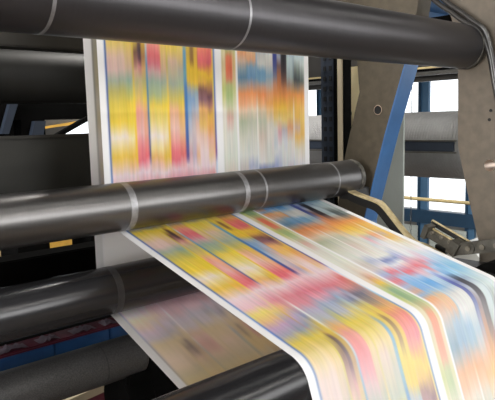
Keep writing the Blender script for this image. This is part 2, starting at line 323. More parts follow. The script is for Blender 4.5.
# ------------------------------------------------------------------ the printed paper
WL, WR = 12.77, 25.78
PER = 8.85
Y_ = (.90, .74, .10)
def K(*a): return [(a[i], a[i+1]) for i in range(0, len(a), 2)]
PINKW = (.93, .82, .85)
COLS = [
 (0, .025, K(0, (.95, .95, .96))),
 (.025, .033, K(0, (.16, .32, .66), 4, (.12, .22, .55), 7, (.30, .50, .80), 8, (.2, .4, .75))),
 (.033, .098, K(0, (.88, .74, .10), .5, (.88, .74, .36), 1, (.88, .72, .64), 1.5, (.85, .7, .66), 1.95, (.58, .64, .55), 2.4, (.70, .66, .28), 2.9, (.86, .75, .15), 3.7, (.95, .79, .08), 4.35, (.93, .86, .80), 4.75, (.93, .82, .5), 5.2, (.94, .74, .14), 5.6, (.94, .76, .5), 6.0, PINKW, 6.7, (.93, .72, .76), 7.15, (.94, .84, .35), 7.6, (.9, .7, .42), 8.0, (.72, .56, .72), 8.4, (.58, .58, .66))),
 (.098, .125, K(0, (.88, .74, .10), .8, (.86, .70, .42), 1.4, (.8, .66, .55), 1.9, (.50, .62, .55), 2.5, (.72, .70, .28), 2.9, (.92, .77, .1), 3.7, (.95, .8, .06), 4.4, (.94, .86, .62), 5.2, (.94, .70, .10), 5.6, (.94, .7, .45), 6, PINKW, 6.7, (.92, .66, .7), 7.2, (.94, .8, .4), 7.9, (.66, .56, .72), 8.4, (.5, .55, .62))),
 (.125, .132, K(0, (.9, .75, .05), 1.5, (.8, .7, .3), 3, (.97, .80, .02), 5.3, (.97, .76, .02), 5.9, (.93, .8, .8), 7.5, (.9, .7, .3), 8.3, (.6, .5, .6))),
 (.132, .148, K(0, (.88, .74, .12), .3, (.7, .55, .12), .7, (.40, .22, .14), 1.1, (.6, .35, .3), 1.5, (.85, .6, .5), 2, (.68, .66, .42), 2.7, (.88, .72, .25), 3.2, (.93, .55, .45), 4.2, (.93, .62, .6), 4.9, (.93, .42, .42), 5.4, (.93, .36, .40), 5.9, PINKW, 6.7, (.9, .55, .6), 7.2, (.93, .7, .4), 7.8, (.72, .6, .75), 8.3, (.5, .55, .62))),
 (.148, .163, K(0, (.80, .6, .1), .2, (.35, .2, .12), .6, (.16, .09, .12), 1.0, (.30, .13, .18), 1.35, (.80, .45, .45), 1.9, (.72, .66, .45), 2.7, (.86, .7, .3), 3.3, (.93, .6, .5), 4.2, (.93, .68, .66), 4.9, (.93, .42, .44), 5.4, (.93, .34, .40), 5.9, PINKW, 6.7, (.9, .5, .56), 7.2, (.9, .64, .5), 7.8, (.66, .62, .78), 8.4, (.66, .62, .5))),
 (.163, .178, K(0, (.9, .74, .1), .5, (.72, .52, .1), .9, (.66, .42, .2), 1.4, (.86, .62, .35), 1.9, (.70, .66, .35), 2.7, (.92, .76, .15), 3.3, (.93, .62, .4), 4.2, (.93, .6, .5), 5.2, (.92, .3, .34), 5.9, PINKW, 6.7, (.9, .5, .56), 7.3, (.85, .6, .6), 7.9, (.5, .56, .7), 8.4, (.8, .7, .3))),
 (.178, .185, K(0, (.8, .7, .3), .4, (.75, .8, .85), 1.2, (.3, .6, .82), 2.4, (.15, .42, .65), 3.8, (.12, .35, .62), 5.2, (.25, .2, .45), 5.7, (.9, .75, .8), 6.8, (.9, .6, .66), 7.4, (.95, .95, .95), 8.4, (.9, .9, .85))),
 (.185, .240, K(0, (.92, .62, .25), .3, (.92, .5, .42), .8, (.90, .34, .36), 1.15, (.88, .40, .45), 1.5, (.80, .6, .6), 1.95, (.54, .64, .56), 2.5, (.62, .68, .45), 3.0, (.92, .78, .15), 3.7, (.94, .84, .40), 4.35, (.94, .88, .84), 4.9, (.94, .84, .5), 5.3, (.93, .68, .3), 5.6, (.93, .7, .6), 6, PINKW, 6.7, (.88, .46, .52), 7.3, (.86, .5, .56), 7.8, (.66, .64, .76), 8.3, (.66, .68, .70))),
 (.240, .262, K(0, (.92, .78, .12), .8, (.88, .72, .42), 1.4, (.82, .66, .5), 1.95, (.56, .64, .55), 2.5, (.72, .72, .35), 3.0, (.94, .8, .08), 4.4, (.94, .87, .72), 5.3, (.94, .72, .1), 5.7, (.94, .74, .5), 6, PINKW, 6.7, (.88, .42, .5), 7.2, (.86, .52, .6), 7.8, (.6, .66, .78), 8.3, (.72, .7, .5))),
 (.262, .269, K(0, (.92, .78, .1), 1.6, (.8, .7, .4), 3, (.98, .80, .02), 5.3, (.97, .74, .02), 5.8, (.93, .78, .75), 6.8, (.86, .4, .46), 7.5, (.5, .6, .75), 8.3, (.5, .55, .6))),
 (.269, .310, K(0, (.92, .78, .12), .5, (.90, .76, .25), 1.0, (.86, .70, .60), 1.5, (.76, .7, .55), 2.0, (.58, .64, .56), 2.7, (.80, .72, .25), 3.2, (.93, .66, .45), 4, (.93, .72, .66), 4.6, (.93, .56, .52), 5.1, (.92, .34, .38), 5.45, (.92, .32, .38), 5.9, (.93, .76, .8), 6.7, (.87, .40, .48), 7.2, (.88, .56, .64), 7.7, (.60, .66, .78), 8.3, (.70, .70, .72))),
 (.310, .337, K(0, (.92, .80, .2), .8, (.88, .74, .4), 1.4, (.7, .68, .6), 2, (.6, .68, .55), 2.8, (.88, .74, .15), 3.4, (.94, .7, .3), 4.2, (.94, .7, .5), 5.2, (.92, .34, .34), 5.9, (.93, .74, .78), 6.8, (.86, .38, .46), 7.2, (.82, .55, .66), 7.7, (.5, .56, .68), 8.3, (.82, .76, .5))),
 (.337, .348, K(0, (.85, .7, .3), .6, (.3, .55, .75), 1.6, (.3, .6, .7), 2.2, (.15, .40, .72), 3.4, (.1, .36, .72), 4.6, (.08, .25, .62), 5.4, (.3, .18, .5), 5.8, (.9, .75, .8), 6.8, (.88, .45, .52), 7.6, (.5, .65, .8), 8.4, (.8, .8, .6))),
 (.348, .366, K(0, (.90, .78, .12), .7, (.82, .64, .12), 1.2, (.94, .76, .06), 1.9, (.92, .72, .12), 2.25, (.60, .62, .60), 2.6, (.42, .58, .76), 3.3, (.46, .62, .78), 3.9, (.66, .70, .78), 4.7, (.80, .74, .74), 5.3, (.84, .62, .64), 5.9, (.93, .78, .82), 6.8, (.86, .40, .47), 7.4, (.66, .62, .74), 8, (.5, .55, .66), 8.5, (.86, .74, .3))),
 (.366, .382, K(0, (.88, .7, .15), .3, (.5, .34, .1), .9, (.55, .36, .12), 1.3, (.94, .74, .06), 1.9, (.94, .74, .08), 2.3, (.62, .64, .6), 2.7, (.42, .58, .76), 3.5, (.66, .62, .66), 4.2, (.78, .72, .72), 5.3, (.7, .62, .74), 5.9, PINKW, 6.8, (.86, .4, .46), 7.3, (.75, .6, .68), 7.9, (.38, .42, .55), 8.4, (.8, .7, .3))),
 (.382, .400, K(0, (.92, .76, .15), .5, (.88, .66, .14), 1.3, (.94, .76, .06), 1.9, (.94, .74, .08), 2.35, (.5, .62, .7), 3, (.6, .66, .76), 3.8, (.86, .68, .6), 4.6, (.9, .78, .74), 5.3, (.92, .7, .5), 5.9, PINKW, 6.8, (.86, .4, .46), 7.3, (.55, .55, .68), 7.9, (.6, .62, .7), 8.4, (.88, .78, .3))),
 (.400, .440, K(0, (.93, .6, .2), .4, (.93, .42, .3), .9, (.92, .32, .34), 1.2, (.92, .42, .3), 1.5, (.95, .74, .06), 1.95, (.88, .62, .14), 2.3, (.46, .24, .22), 2.75, (.50, .28, .34), 3.2, (.90, .62, .3), 3.9, (.94, .72, .3), 4.5, (.92, .74, .66), 5.2, (.94, .82, .82), 5.9, PINKW, 6.8, (.88, .44, .48), 7.3, (.8, .5, .5), 7.8, (.36, .36, .46), 8.4, (.6, .5, .4))),
 (.440, .465, K(0, (.93, .62, .3), .4, (.93, .36, .3), 1, (.90, .30, .36), 1.3, (.94, .56, .2), 1.7, (.95, .72, .06), 2.2, (.66, .4, .2), 2.6, (.34, .15, .22), 3.0, (.62, .36, .3), 3.5, (.94, .7, .15), 4.1, (.94, .62, .25), 4.7, (.92, .66, .55), 5.4, (.93, .76, .55), 5.9, PINKW, 6.6, (.86, .36, .36), 7.1, (.8, .45, .4), 7.7, (.5, .46, .5), 8.3, (.75, .55, .4))),
 (.465, .472, K(0, (.9, .75, .3), 1.5, (.92, .8, .2), 3, (.9, .75, .3), 5, (.9, .6, .4), 6, PINKW, 7, (.85, .5, .4), 8, (.6, .6, .6))),
 (.472, .480, K(0, (.2, .4, .75), 2, (.1, .3, .66), 4.2, (.05, .1, .5), 5.3, (.35, .12, .5), 5.8, (.7, .8, .95), 7, (.95, .95, .96), 8, (.6, .82, .95))),
 (.480, .514, K(0, (.95, .95, .96))),
 (.514, .535, K(0, (.75, .78, .4), .5, (.86, .8, .6), .9, (.82, .72, .5), 1.5, (.86, .76, .5), 2.2, (.7, .76, .35), 2.7, (.8, .8, .5), 3.3, (.86, .84, .78), 4.5, (.88, .86, .82), 5.5, (.84, .86, .8), 6.6, (.86, .82, .78), 7.4, (.88, .74, .6), 8.1, (.66, .74, .45), 8.5, (.6, .72, .42))),
 (.535, .566, K(0, (.5, .64, .40), .4, (.7, .62, .34), .65, (.90, .42, .24), 1.2, (.92, .36, .2), 1.7, (.90, .46, .3), 2.0, (.66, .70, .4), 2.5, (.6, .72, .4), 3, (.72, .76, .55), 3.6, (.86, .66, .6), 4.4, (.86, .84, .80), 5.5, (.84, .86, .80), 6.6, (.88, .8, .74), 7.1, (.86, .62, .5), 7.6, (.92, .75, .2), 8.1, (.5, .66, .5))),
 (.566, .585, K(0, (.6, .72, .45), .8, (.86, .68, .4), 1.6, (.88, .72, .5), 2.2, (.76, .78, .45), 3.4, (.86, .84, .78), 4.6, (.82, .86, .8), 5.6, (.84, .86, .8), 6.6, (.86, .8, .76), 7.5, (.8, .7, .55), 8.3, (.66, .74, .55))),
 (.585, .593, K(0, (.94, .94, .95))),
 (.593, .640, K(0, (.45, .62, .80), .25, (.9, .58, .3), .4, (.90, .58, .36), .8, (.80, .66, .56), 1.2, (.48, .58, .64), 1.6, (.26, .46, .60), 2.0, (.6, .55, .5), 2.4, (.92, .52, .24), 2.9, (.93, .60, .38), 3.3, (.90, .76, .62), 3.8, (.66, .70, .56), 4.6, (.80, .80, .72), 5.5, (.84, .85, .82), 6.2, (.78, .74, .72), 6.7, (.8, .76, .76), 7.2, (.60, .66, .84), 7.8, (.88, .42, .46), 8.2, (.6, .68, .84), 8.6, (.8, .6, .5))),
 (.640, .690, K(0, (.50, .66, .82), .3, (.88, .66, .45), .7, (.88, .6, .4), 1.1, (.42, .60, .74), 1.6, (.30, .52, .70), 2.0, (.66, .52, .46), 2.4, (.94, .52, .22), 2.9, (.93, .64, .42), 3.3, (.86, .78, .66), 3.8, (.70, .72, .62), 4.6, (.80, .80, .74), 5.5, (.84, .85, .82), 6.1, (.66, .7, .82), 6.7, (.88, .84, .86), 7.2, (.88, .42, .50), 7.7, (.60, .72, .90), 8.2, (.42, .66, .90), 8.6, (.4, .62, .88))),
 (.690, .698, K(0, (.6, .72, .8), 1.6, (.4, .6, .72), 2.4, (.94, .56, .3), 3.2, (.93, .9, .86), 5.5, (.93, .93, .92), 7, (.7, .75, .86), 8, (.5, .7, .9))),
 (.698, .745, K(0, (.42, .64, .84), .4, (.76, .76, .74), .9, (.82, .82, .80), 1.3, (.36, .58, .76), 1.7, (.38, .58, .72), 2.05, (.78, .56, .44), 2.45, (.94, .5, .2), 2.9, (.93, .62, .36), 3.3, (.84, .74, .6), 3.8, (.72, .74, .64), 4.6, (.82, .74, .68), 5.95, (.87, .87, .85), 6.35, (.40, .46, .72), 6.8, (.86, .86, .90), 7.1, (.78, .6, .72), 7.5, (.90, .34, .40), 7.9, (.62, .72, .88), 8.3, (.30, .6, .88), 8.6, (.3, .58, .86))),
 (.745, .785, K(0, (.55, .70, .84), .4, (.84, .84, .82), .9, (.80, .80, .78), 1.5, (.50, .66, .76), 1.9, (.70, .66, .64), 2.4, (.92, .58, .34), 2.9, (.94, .6, .24), 3.4, (.90, .74, .5), 4, (.82, .80, .74), 4.8, (.86, .84, .8), 5.95, (.86, .87, .85), 6.35, (.48, .55, .78), 6.7, (.88, .88, .9), 7.3, (.88, .5, .56), 7.8, (.86, .7, .76), 8.3, (.66, .8, .92))),
 (.785, .808, K(0, (.16, .22, .60), .5, (.12, .16, .52), 1.0, (.2, .26, .55), 1.5, (.45, .46, .56), 1.9, (.8, .5, .36), 2.4, (.93, .52, .2), 3, (.95, .66, .14), 3.6, (.92, .78, .36), 4.2, (.84, .82, .78), 5, (.78, .80, .84), 5.5, (.86, .86, .86), 6.2, (.6, .66, .84), 6.9, (.82, .6, .7), 7.3, (.9, .36, .42), 7.8, (.72, .8, .92), 8.4, (.4, .5, .8))),
 (.808, .830, K(0, (.36, .42, .66), .4, (.62, .66, .72), .9, (.4, .3, .3), 1.4, (.66, .36, .2), 2, (.8, .42, .16), 2.5, (.92, .54, .16), 3.1, (.95, .7, .12), 3.7, (.92, .8, .5), 4.4, (.86, .62, .66), 5.2, (.86, .86, .86), 6.2, (.72, .76, .88), 6.9, (.88, .6, .66), 7.5, (.9, .46, .5), 8.2, (.66, .78, .9))),
 (.830, .866, K(0, (.08, .08, .13), .6, (.06, .06, .09), 1.2, (.14, .10, .12), 1.7, (.42, .24, .18), 2.1, (.78, .42, .2), 2.5, (.93, .52, .16), 3.1, (.95, .72, .12), 3.8, (.93, .8, .4), 4.3, (.72, .68, .72), 4.9, (.84, .84, .88), 5.6, (.88, .88, .88), 6.5, (.84, .86, .9), 7.1, (.84, .5, .58), 7.7, (.6, .75, .9), 8.3, (.4, .64, .88), 8.65, (.2, .25, .35))),
 (.866, .900, K(0, (.50, .62, .74), .5, (.74, .82, .84), 1.0, (.72, .80, .82), 1.5, (.62, .70, .70), 1.9, (.62, .52, .44), 2.4, (.93, .54, .2), 3.0, (.94, .66, .2), 3.6, (.93, .78, .36), 4.2, (.9, .6, .4), 5, (.88, .86, .80), 6, (.88, .88, .9), 7, (.84, .7, .8), 7.7, (.42, .68, .88), 8.4, (.55, .78, .92))),
 (.900, .908, K(0, (.6, .75, .82), 1.5, (.4, .5, .5), 2.4, (.94, .55, .2), 3.2, (.95, .9, .8), 5.5, (.93, .93, .92), 7.5, (.6, .75, .88))),
 (.908, .945, K(0, (.66, .80, .86), .5, (.74, .82, .82), 1.1, (.40, .46, .44), 1.6, (.16, .20, .22), 2.0, (.5, .4, .3), 2.4, (.93, .54, .18), 3.0, (.95, .68, .2), 3.6, (.94, .7, .25), 4.2, (.80, .66, .56), 4.7, (.93, .72, .3), 5.4, (.88, .86, .78), 6.2, (.88, .88, .9), 7.2, (.66, .78, .9), 8, (.45, .72, .9))),
 (.945, .970, K(0, (.72, .84, .88), .8, (.78, .84, .84), 1.3, (.5, .56, .54), 1.7, (.3, .36, .34), 2.1, (.72, .5, .34), 2.5, (.94, .56, .2), 3.2, (.95, .72, .3), 3.8, (.94, .76, .3), 4.6, (.92, .7, .3), 5.3, (.88, .82, .7), 6.2, (.88, .88, .9), 7.2, (.62, .76, .9), 8, (.5, .74, .9))),
 (.970, 1.001, K(0, (.95, .95, .96))),
]
def warp(s): return s-np.interp(s, [6, 8, 16.8, 18.4, 19.6, 21, 24], [0, .25, .5, .75, 1.2, 1.7, 2.1])
def print_colors(us, ss, seed=3, wash=0., tint=(1, 1, 1)):
    """colour of the printed sheet at (u across, s along): page columns with their pictures, repeated every PER"""
    rng = np.random.RandomState(seed); nu, ns = len(us), len(ss)
    out = np.zeros((nu, ns, 3))
    jit = np.repeat(rng.normal(0, .04, nu//2+2), 2)[:nu]
    for i, u in enumerate(us):
        for a, b, ks in COLS:
            if a <= u < b: break
        plain = len(ks) == 1
        t = np.mod(warp(ss)+.25+(0 if plain else jit[i]), PER)
        tt = [q[0] for q in ks]; tt = tt+[PER]
        for c in range(3):
            v = [q[1][c] for q in ks]; v = v+[v[0]]
            out[i, :, c] = np.interp(t, tt, v)
        if not plain:
            kn = rng.normal(0, 1, (int((ss[-1]-ss[0])/.8)+3, 3)); xs = np.arange(len(kn))*.8+ss[0]
            kl = rng.normal(0, 1, int((ss[-1]-ss[0])/3)+3); xl = np.arange(len(kl))*3+ss[0]+rng.uniform(-1.5, 0)
            out[i] += .022*np.interp(ss, xl, kl)[:, None]
            g = rng.normal(0, .25)
            for c in range(3):
                out[i, :, c] += .020*(np.interp(ss, xs, kn[:, c])*.7+np.interp(ss, xs, kn[:, 0])*.8+g)
    # soften across by a hair so columns do not stair-step
    o2 = out.copy(); o2[1:-1] = out[1:-1]*.66+out[:-2]*.17+out[2:]*.17
    g = o2.mean(-1, keepdims=True); o2 = (g+(o2-g)*.92)*.83+.150
    pale = (.46*np.clip((ss-17.6)/2.2, 0, 1))[None, :, None]  # overexposed brightness over the front roller, put into the print colours
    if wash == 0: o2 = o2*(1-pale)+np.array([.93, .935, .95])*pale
    o2 = o2*(1-wash)+np.array(tint)*wash if wash else o2*np.array(tint)
    return np.clip(o2, 0.01, .97)
def paper_mat(name):
    m = bpy.data.materials.new(name); m.use_nodes = True; nt = m.node_tree; b = nt.nodes['Principled BSDF']
    b.inputs['Roughness'].default_value = .5; b.inputs['Specular IOR Level'].default_value = .35
    at_ = nt.nodes.new('ShaderNodeAttribute'); at_.attribute_name = 'print'
    nt.links.new(at_.outputs['Color'], b.inputs['Base Color'])
    tr = nt.nodes.new('ShaderNodeBsdfTranslucent'); mx = nt.nodes.new('ShaderNodeMixShader'); mx.inputs[0].default_value = .24
    nt.links.new(at_.outputs['Color'], tr.inputs['Color'])
    nt.links.new(b.outputs[0], mx.inputs[1]); nt.links.new(tr.outputs[0], mx.inputs[2])
    nt.links.new(mx.outputs[0], nt.nodes['Material Output'].inputs[0]); return m
def sheet(name, path, us, cols, label, cat, m):
    """path: list of (y, z) in units; cols: (nu, ns, 3) display colours"""
    ns, nu = len(path), len(us); xs = WL+np.array(us)*(WR-WL)
    V = np.zeros((nu, ns, 3)); V[:, :, 0] = xs[:, None]; P = np.array(path); V[:, :, 1] = P[None, :, 0]; V[:, :, 2] = P[None, :, 1]
    org = np.array([(WL+WR)/2, P[:, 0].min(), P[:, 1].min()])
    V = ((V-org)*S).reshape(-1, 3)
    idx = np.arange(nu*ns).reshape(nu, ns)
    Fc = np.stack([idx[:-1, :-1], idx[1:, :-1], idx[1:, 1:], idx[:-1, 1:]], -1).reshape(-1, 4)
    me = bpy.data.meshes.new(name)
    me.vertices.add(len(V)); me.vertices.foreach_set('co', V.ravel())
    me.loops.add(Fc.size); me.loops.foreach_set('vertex_index', Fc.ravel())
    me.polygons.add(len(Fc)); me.polygons.foreach_set('loop_start', np.arange(0, Fc.size, 4)); me.polygons.foreach_set('loop_total', np.full(len(Fc), 4))
    me.update(calc_edges=True)
    c = cols.reshape(-1, 3); c = np.where(c <= .04045, c/12.92, ((c+.055)/1.055)**2.4)
    ca = me.color_attributes.new('print', 'FLOAT_COLOR', 'POINT')
    ca.data.foreach_set('color', np.concatenate([c, np.ones((len(c), 1))], 1).astype(np.float32).ravel())
    me.materials.append(m)
    for p in me.polygons: p.use_smooth = True
    o = bpy.data.objects.new(name, me); col.objects.link(o); o.location = W(org)
    o['label'] = label; o['category'] = cat
    return o
def web_path(ytop, ztop, c, r, slope, y_end=None, c5=None, zend=-20, step=.09):
    """down, round the back of one roller, out along the slope, then over a second roller if given"""
    pts = []; z = ztop; yv = c[0]+r
    while z > c[1]: pts.append((yv, z)); z -= step
    n = int((math.pi/2-slope)*r/step*1.5)
    for k in range(n+1):
        a = (math.pi/2-slope)*k/n; pts.append((c[0]+r*math.cos(a), c[1]-r*math.sin(a)))
    T0 = pts[-1]; d = (-math.cos(slope), -math.sin(slope))
    if c5 is None: L = (T0[0]-y_end)/math.cos(slope)
    else:
        r5 = 1.02; T1 = (c5[0]-r5*math.sin(slope), c5[1]+r5*math.cos(slope)); L = (T0[0]-T1[0])/math.cos(slope)
    m = int(L/step)
    for k in range(1, m+1):
        f = k/m
        if c5 is None: pts.append((T0[0]+d[0]*L*f, T0[1]+d[1]*L*f))
        else: pts.append((T0[0]+(T1[0]-T0[0])*f, T0[1]+(T1[1]-T0[1])*f))
    if c5 is not None:
        n = 28; a0 = math.pi/2+slope
        for k in range(1, n+1):
            a = a0+(math.pi-math.radians(18)-a0)*k/n; pts.append((c5[0]+r5*math.cos(a), c5[1]+r5*math.sin(a)))
        y, z = pts[-1]; dy = -math.sin(math.radians(18))*step*1.6; dz = -math.cos(math.radians(18))*step*1.6
        while z > zend: y += dy; z += dz; pts.append((y, z))
    else:
        n = 12
        for k in range(1, n+1):
            a = math.pi/2+slope+(math.pi/2-slope)*k/n
            pts.append((T0[0]+d[0]*L+.9*(math.cos(a)+math.sin(slope)), T0[1]+d[1]*L-.9*math.cos(slope)+.9*math.sin(a)))
    y, z = pts[-1]
    while z > zend: z -= step*1.6; pts.append((y, z))
    P = np.array(pts); s = np.concatenate([[0], np.cumsum(np.hypot(*np.diff(P, axis=0).T))])
    return pts, s
SL = math.radians(16.1)
p1, s1 = web_path(0, 11.5, C2, 1.02, SL, c5=C5, zend=-24.9)
s1 = s1-(11.5-3.6)             # s = 0 where z = 3.6, as measured on the photo
us = np.linspace(0, 1, 300)
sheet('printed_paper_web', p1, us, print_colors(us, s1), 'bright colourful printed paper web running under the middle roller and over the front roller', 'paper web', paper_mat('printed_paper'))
p2, s2 = web_path(0, 11.5, C3, R3r+.02, math.radians(20.4), y_end=13.2, zend=-24.9)
us2 = np.linspace(0, 1, 160)
c2 = print_colors(us2, np.mod(s2+3.0, 17), seed=9, wash=.001)
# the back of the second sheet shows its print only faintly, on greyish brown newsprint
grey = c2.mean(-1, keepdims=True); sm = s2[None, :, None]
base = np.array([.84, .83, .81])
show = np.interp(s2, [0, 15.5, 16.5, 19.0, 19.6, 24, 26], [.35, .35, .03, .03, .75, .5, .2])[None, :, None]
tone = np.stack([np.interp(s2, [0, 14.5, 16.5, 19.5, 22.5, 26], v) for v in ((.46, .72, .95, .97, .92, .82), (.44, .71, .95, .95, .88, .75), (.37, .69, .98, 1., .90, .58))], -1)[None]  # dimmer exposure of the top run is put into the sheet tone
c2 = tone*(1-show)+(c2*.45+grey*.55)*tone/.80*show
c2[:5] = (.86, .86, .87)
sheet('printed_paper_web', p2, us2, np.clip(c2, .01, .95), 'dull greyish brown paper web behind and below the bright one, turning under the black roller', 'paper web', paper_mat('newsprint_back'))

# ------------------------------------------------------------------ machinery behind, left part
def beam(name, label, cat, y, t, ang0, ang1, x0, x1, m, bev=.06):
    z0, z1 = y*math.tan(math.radians(ang0)), y*math.tan(math.radians(ang1))
    return obj(name, box(nb(), (x0, y, z0), (x1, y+t, z1), bev), m, label=label, cat=cat)
beam('cross_beam', 'dark brown cross beam directly above the dim roller, high at the left', 'beam', 27.9, 1., 7.55, 9.6, 0, XF, 'brownm')
gp = thing('guard_panel', 'large dark olive flat guard panel behind the middle roller, at left', 'panel', (12., 27., -5.))
z0, z1 = 27*math.tan(math.radians(-9.6)), 27*math.tan(math.radians(-.75))
obj('panel_sheet', box(nb(), (0, 27, z0), (27.9, 27.3, z1), .04), 'olive', gp)
for x in (1., 26.): obj('panel_leg', box(nb(), (x, 27.02, ZF), (x+.8, 27.28, z0+.05)), 'brownm', gp)
obj('panel_lip', box(nb(), (0, 26.85, z1-.12), (27.9, 27.35, z1+.02), .02), 'brownm', gp)
beam('cross_beam', 'black cross beam between the middle grey roller and the glossy black roller', 'beam', 28.5, 1.5, -17.5, -12.4, 0, XF, 'blackm')
# blue and maroon ledge with paper shreds between the two lower black rollers
lg = thing('scrap_ledge', 'blue ledge with maroon top rail between the two lower black rollers', 'ledge', (10., 28., -12.))
za, zb, zc = 28*math.tan(math.radians(-22.8)), 28*math.tan(math.radians(-20.95)), 28*math.tan(math.radians(-20.2))
for k in range(8):
    obj('ledge_panel', box(nb(), (k*3.1+.03, 28, za), (k*3.1+3.07, 28.5, zb), .04), 'ledge_blue', lg)
obj('ledge_rail', box(nb(), (0, 28.0, zb), (25, 29.3, zc-.25), .06), 'maroon', lg)
rng = np.random.RandomState(5)
for i, (px, py, L) in enumerate(((12, 349, 3.0), (49, 339, 2.2), (84, 330, 2.6), (110, 325, 1.6))):
    L *= .5; c = at(px, py, y=28.25); bm = nb(); n = 9
    zt_ = zc-.2
    top = []
    for a in range(n+1):
        x = c[0]+(a/n-.5)*L
        top.append([bm.verts.new((x, 28.1+q*.25+rng.uniform(-.06, .06), zt_-.03+rng.uniform(0, .16)*math.sin(math.pi*a/n))) for q in range(4)])
    for A, B in zip(top, top[1:]):
        for q in range(3): bm.faces.new((A[q], A[q+1], B[q+1], B[q]))
    r_ = bmesh.ops.solidify(bm, geom=bm.faces[:], thickness=.04)
    obj('paper_scrap', bm, 'scrap', label='crumpled grey paper scrap on the maroon ledge, %s' % ('nearest the left border', 'second from the left border', 'third from the left border', 'nearest the hanging paper')[i], cat='paper scrap')
# dark machine body closing the view behind, with the gaps the photo shows
bodyY = 38.
def gap_wall():
    bm = nb(); xs = [-4, at(0, 125, y=bodyY)[0]-.2, at(13, 125, y=bodyY)[0], at(21, 125, y=bodyY)[0], at(45, 125, y=bodyY)[0], at(92, 125, y=bodyY)[0], 39]
    zz = [ZF, at(0, 262, y=bodyY)[2], at(0, 240, y=bodyY)[2], -2.0, at(40, 121, y=bodyY)[2]+.1, 24]
    def cell(i0, i1, a, c): box(bm, (i0, bodyY, a), (i1, bodyY+3, c))
    cell(xs[0], xs[-1], zz[0], zz[1]-.3); cell(xs[0], xs[-1], zz[2]+.9, zz[3]); cell(xs[0], xs[-1], zz[4], zz[5])
    cell(xs[0], xs[1], zz[3], zz[4]); cell(xs[1], xs[2], zz[3], zz[4]); cell(xs[3], xs[4], zz[3], zz[4]); cell(xs[5]+3, xs[6], zz[3], zz[4])
    lo = [at(0, 250, y=bodyY)[0]-5, at(18, 250, y=bodyY)[0], at(50, 246, y=bodyY)[0], at(92, 246, y=bodyY)[0]]
    cell(xs[0], lo[0], zz[1]-.3, zz[2]+.9); cell(lo[1], lo[2], zz[1]-.3, zz[2]+.9); cell(lo[3], xs[-1], zz[1]-.3, zz[2]+.9)
    return bm
ph = thing('press_housing', 'black press housing wall with small gaps, far behind the left rollers', 'machine housing', (18, bodyY, ZF))
obj('housing_wall', gap_wall(), 'blackm', ph)
# slate plates and yellow rails seen through the gaps
def quad_at(name, pts, y, t, m, label=None, cat=None, parent=None):
    bm = nb(); P = [at(px, py, y=y) for px, py in pts]; P = [(p[0], p[1], max(p[2], ZF)) for p in P]
    A = [bm.verts.new((p[0], y, p[2])) for p in P]; B = [bm.verts.new((p[0], y+t, p[2])) for p in P]; n = len(P)
    bm.faces.new(A); bm.faces.new(B[::-1])
    for k in range(n): bm.faces.new((A[k], B[k], B[(k+1) % n], A[(k+1) % n]))
    return obj(name, bm, m, parent, label=label, cat=cat)
quad_at('support_strut', [(2, 134), (9, 134), (18, 104), (10, 104)], 37.5, .5, 'slate', 'slanting slate blue strut', parent=ph)
quad_at('support_strut', [(32, 136), (43.5, 136), (46, 121), (35, 121)], 37.5, .5, 'slate', 'short slate blue strut', parent=ph)
quad_at('brace_bar', [(52, 137), (60, 137), (92, 119), (92, 114)], 37.55, .45, 'blackm', parent=ph)
quad_at('rail', [(43, 129), (43, 127), (82, 120.5), (82, 123.5)], 60, .5, 'yellow_s', 'yellow rail seen through the gap beside the hanging paper', 'rail')
quad_at('grey_beam', [(30, 131), (30, 112), (96, 112), (96, 119), (78, 123), (66, 128), (60, 137), (40, 137)], 60.6, .6, 'pipe', 'grey slanting beam behind the yellow rail, seen through the gap beside the hanging paper', 'beam')
quad_at('rail', [(8, 128.5), (8, 123), (24, 122), (24, 127.5)], 60, .5, 'yellow_s', 'short yellow rail end glowing in the narrow gap at the left', 'rail')
quad_at('rail', [(46, 256), (46, 243), (88, 236), (88, 248)], 60, .5, 'yellow_s', 'yellow rail seen through the slot under the middle roller', 'rail')
quad_at('rail', [(-12, 262), (-12, 250), (22, 247), (22, 259)], 60, .5, 'yellow', 'dull yellow plate in the slot under the middle roller at the left border', 'rail')
# low bits under the rubber roller
bk = thing('roller_bracket', 'black bracket with round boss holding the rubber roller end, under the dull paper', 'bracket', (15.5, 25.4, -14.5))
def at4(px, py, y=25.): return at(px, py, y=y)
q0, q1 = at4(118, 380), at4(146, 400)
bm = nb(); box(bm, (q0[0]+.3, 24.6, -17.5), (q1[0]+.2, 26.2, C4[1]-.6), .12)
obj('bracket_arm', bm, 'blackm', bk)
obj('boss', lathe(nb(), [(14.35, 1.3), (14.5, 1.4), (15.7, 1.4), (15.9, 1.2)], (0, 25.6, -13.6), seg=48), 'blackm', bk, smooth=True)
obj('foot_post', box(nb(), (14.8, 24.9, ZF), (15.6, 25.9, -17.4)), 'blackm', bk)
ra, rb_ = at(60, 410, y=30), at(122, 379, y=30)
quad_at('floor_rail', [(60, 412), (60, 404), (122, 376), (122, 384)], 30, .8, 'beige', 'pale worn metal rail glinting under the rubber roller', 'rail')
quad_at('step_plate', [(60, 590), (60, 412), (122, 384), (138, 379), (138, 590)], 30.2, .8, 'maroon', 'dark reddish plate beneath the pale rail at the bottom left', 'plate')

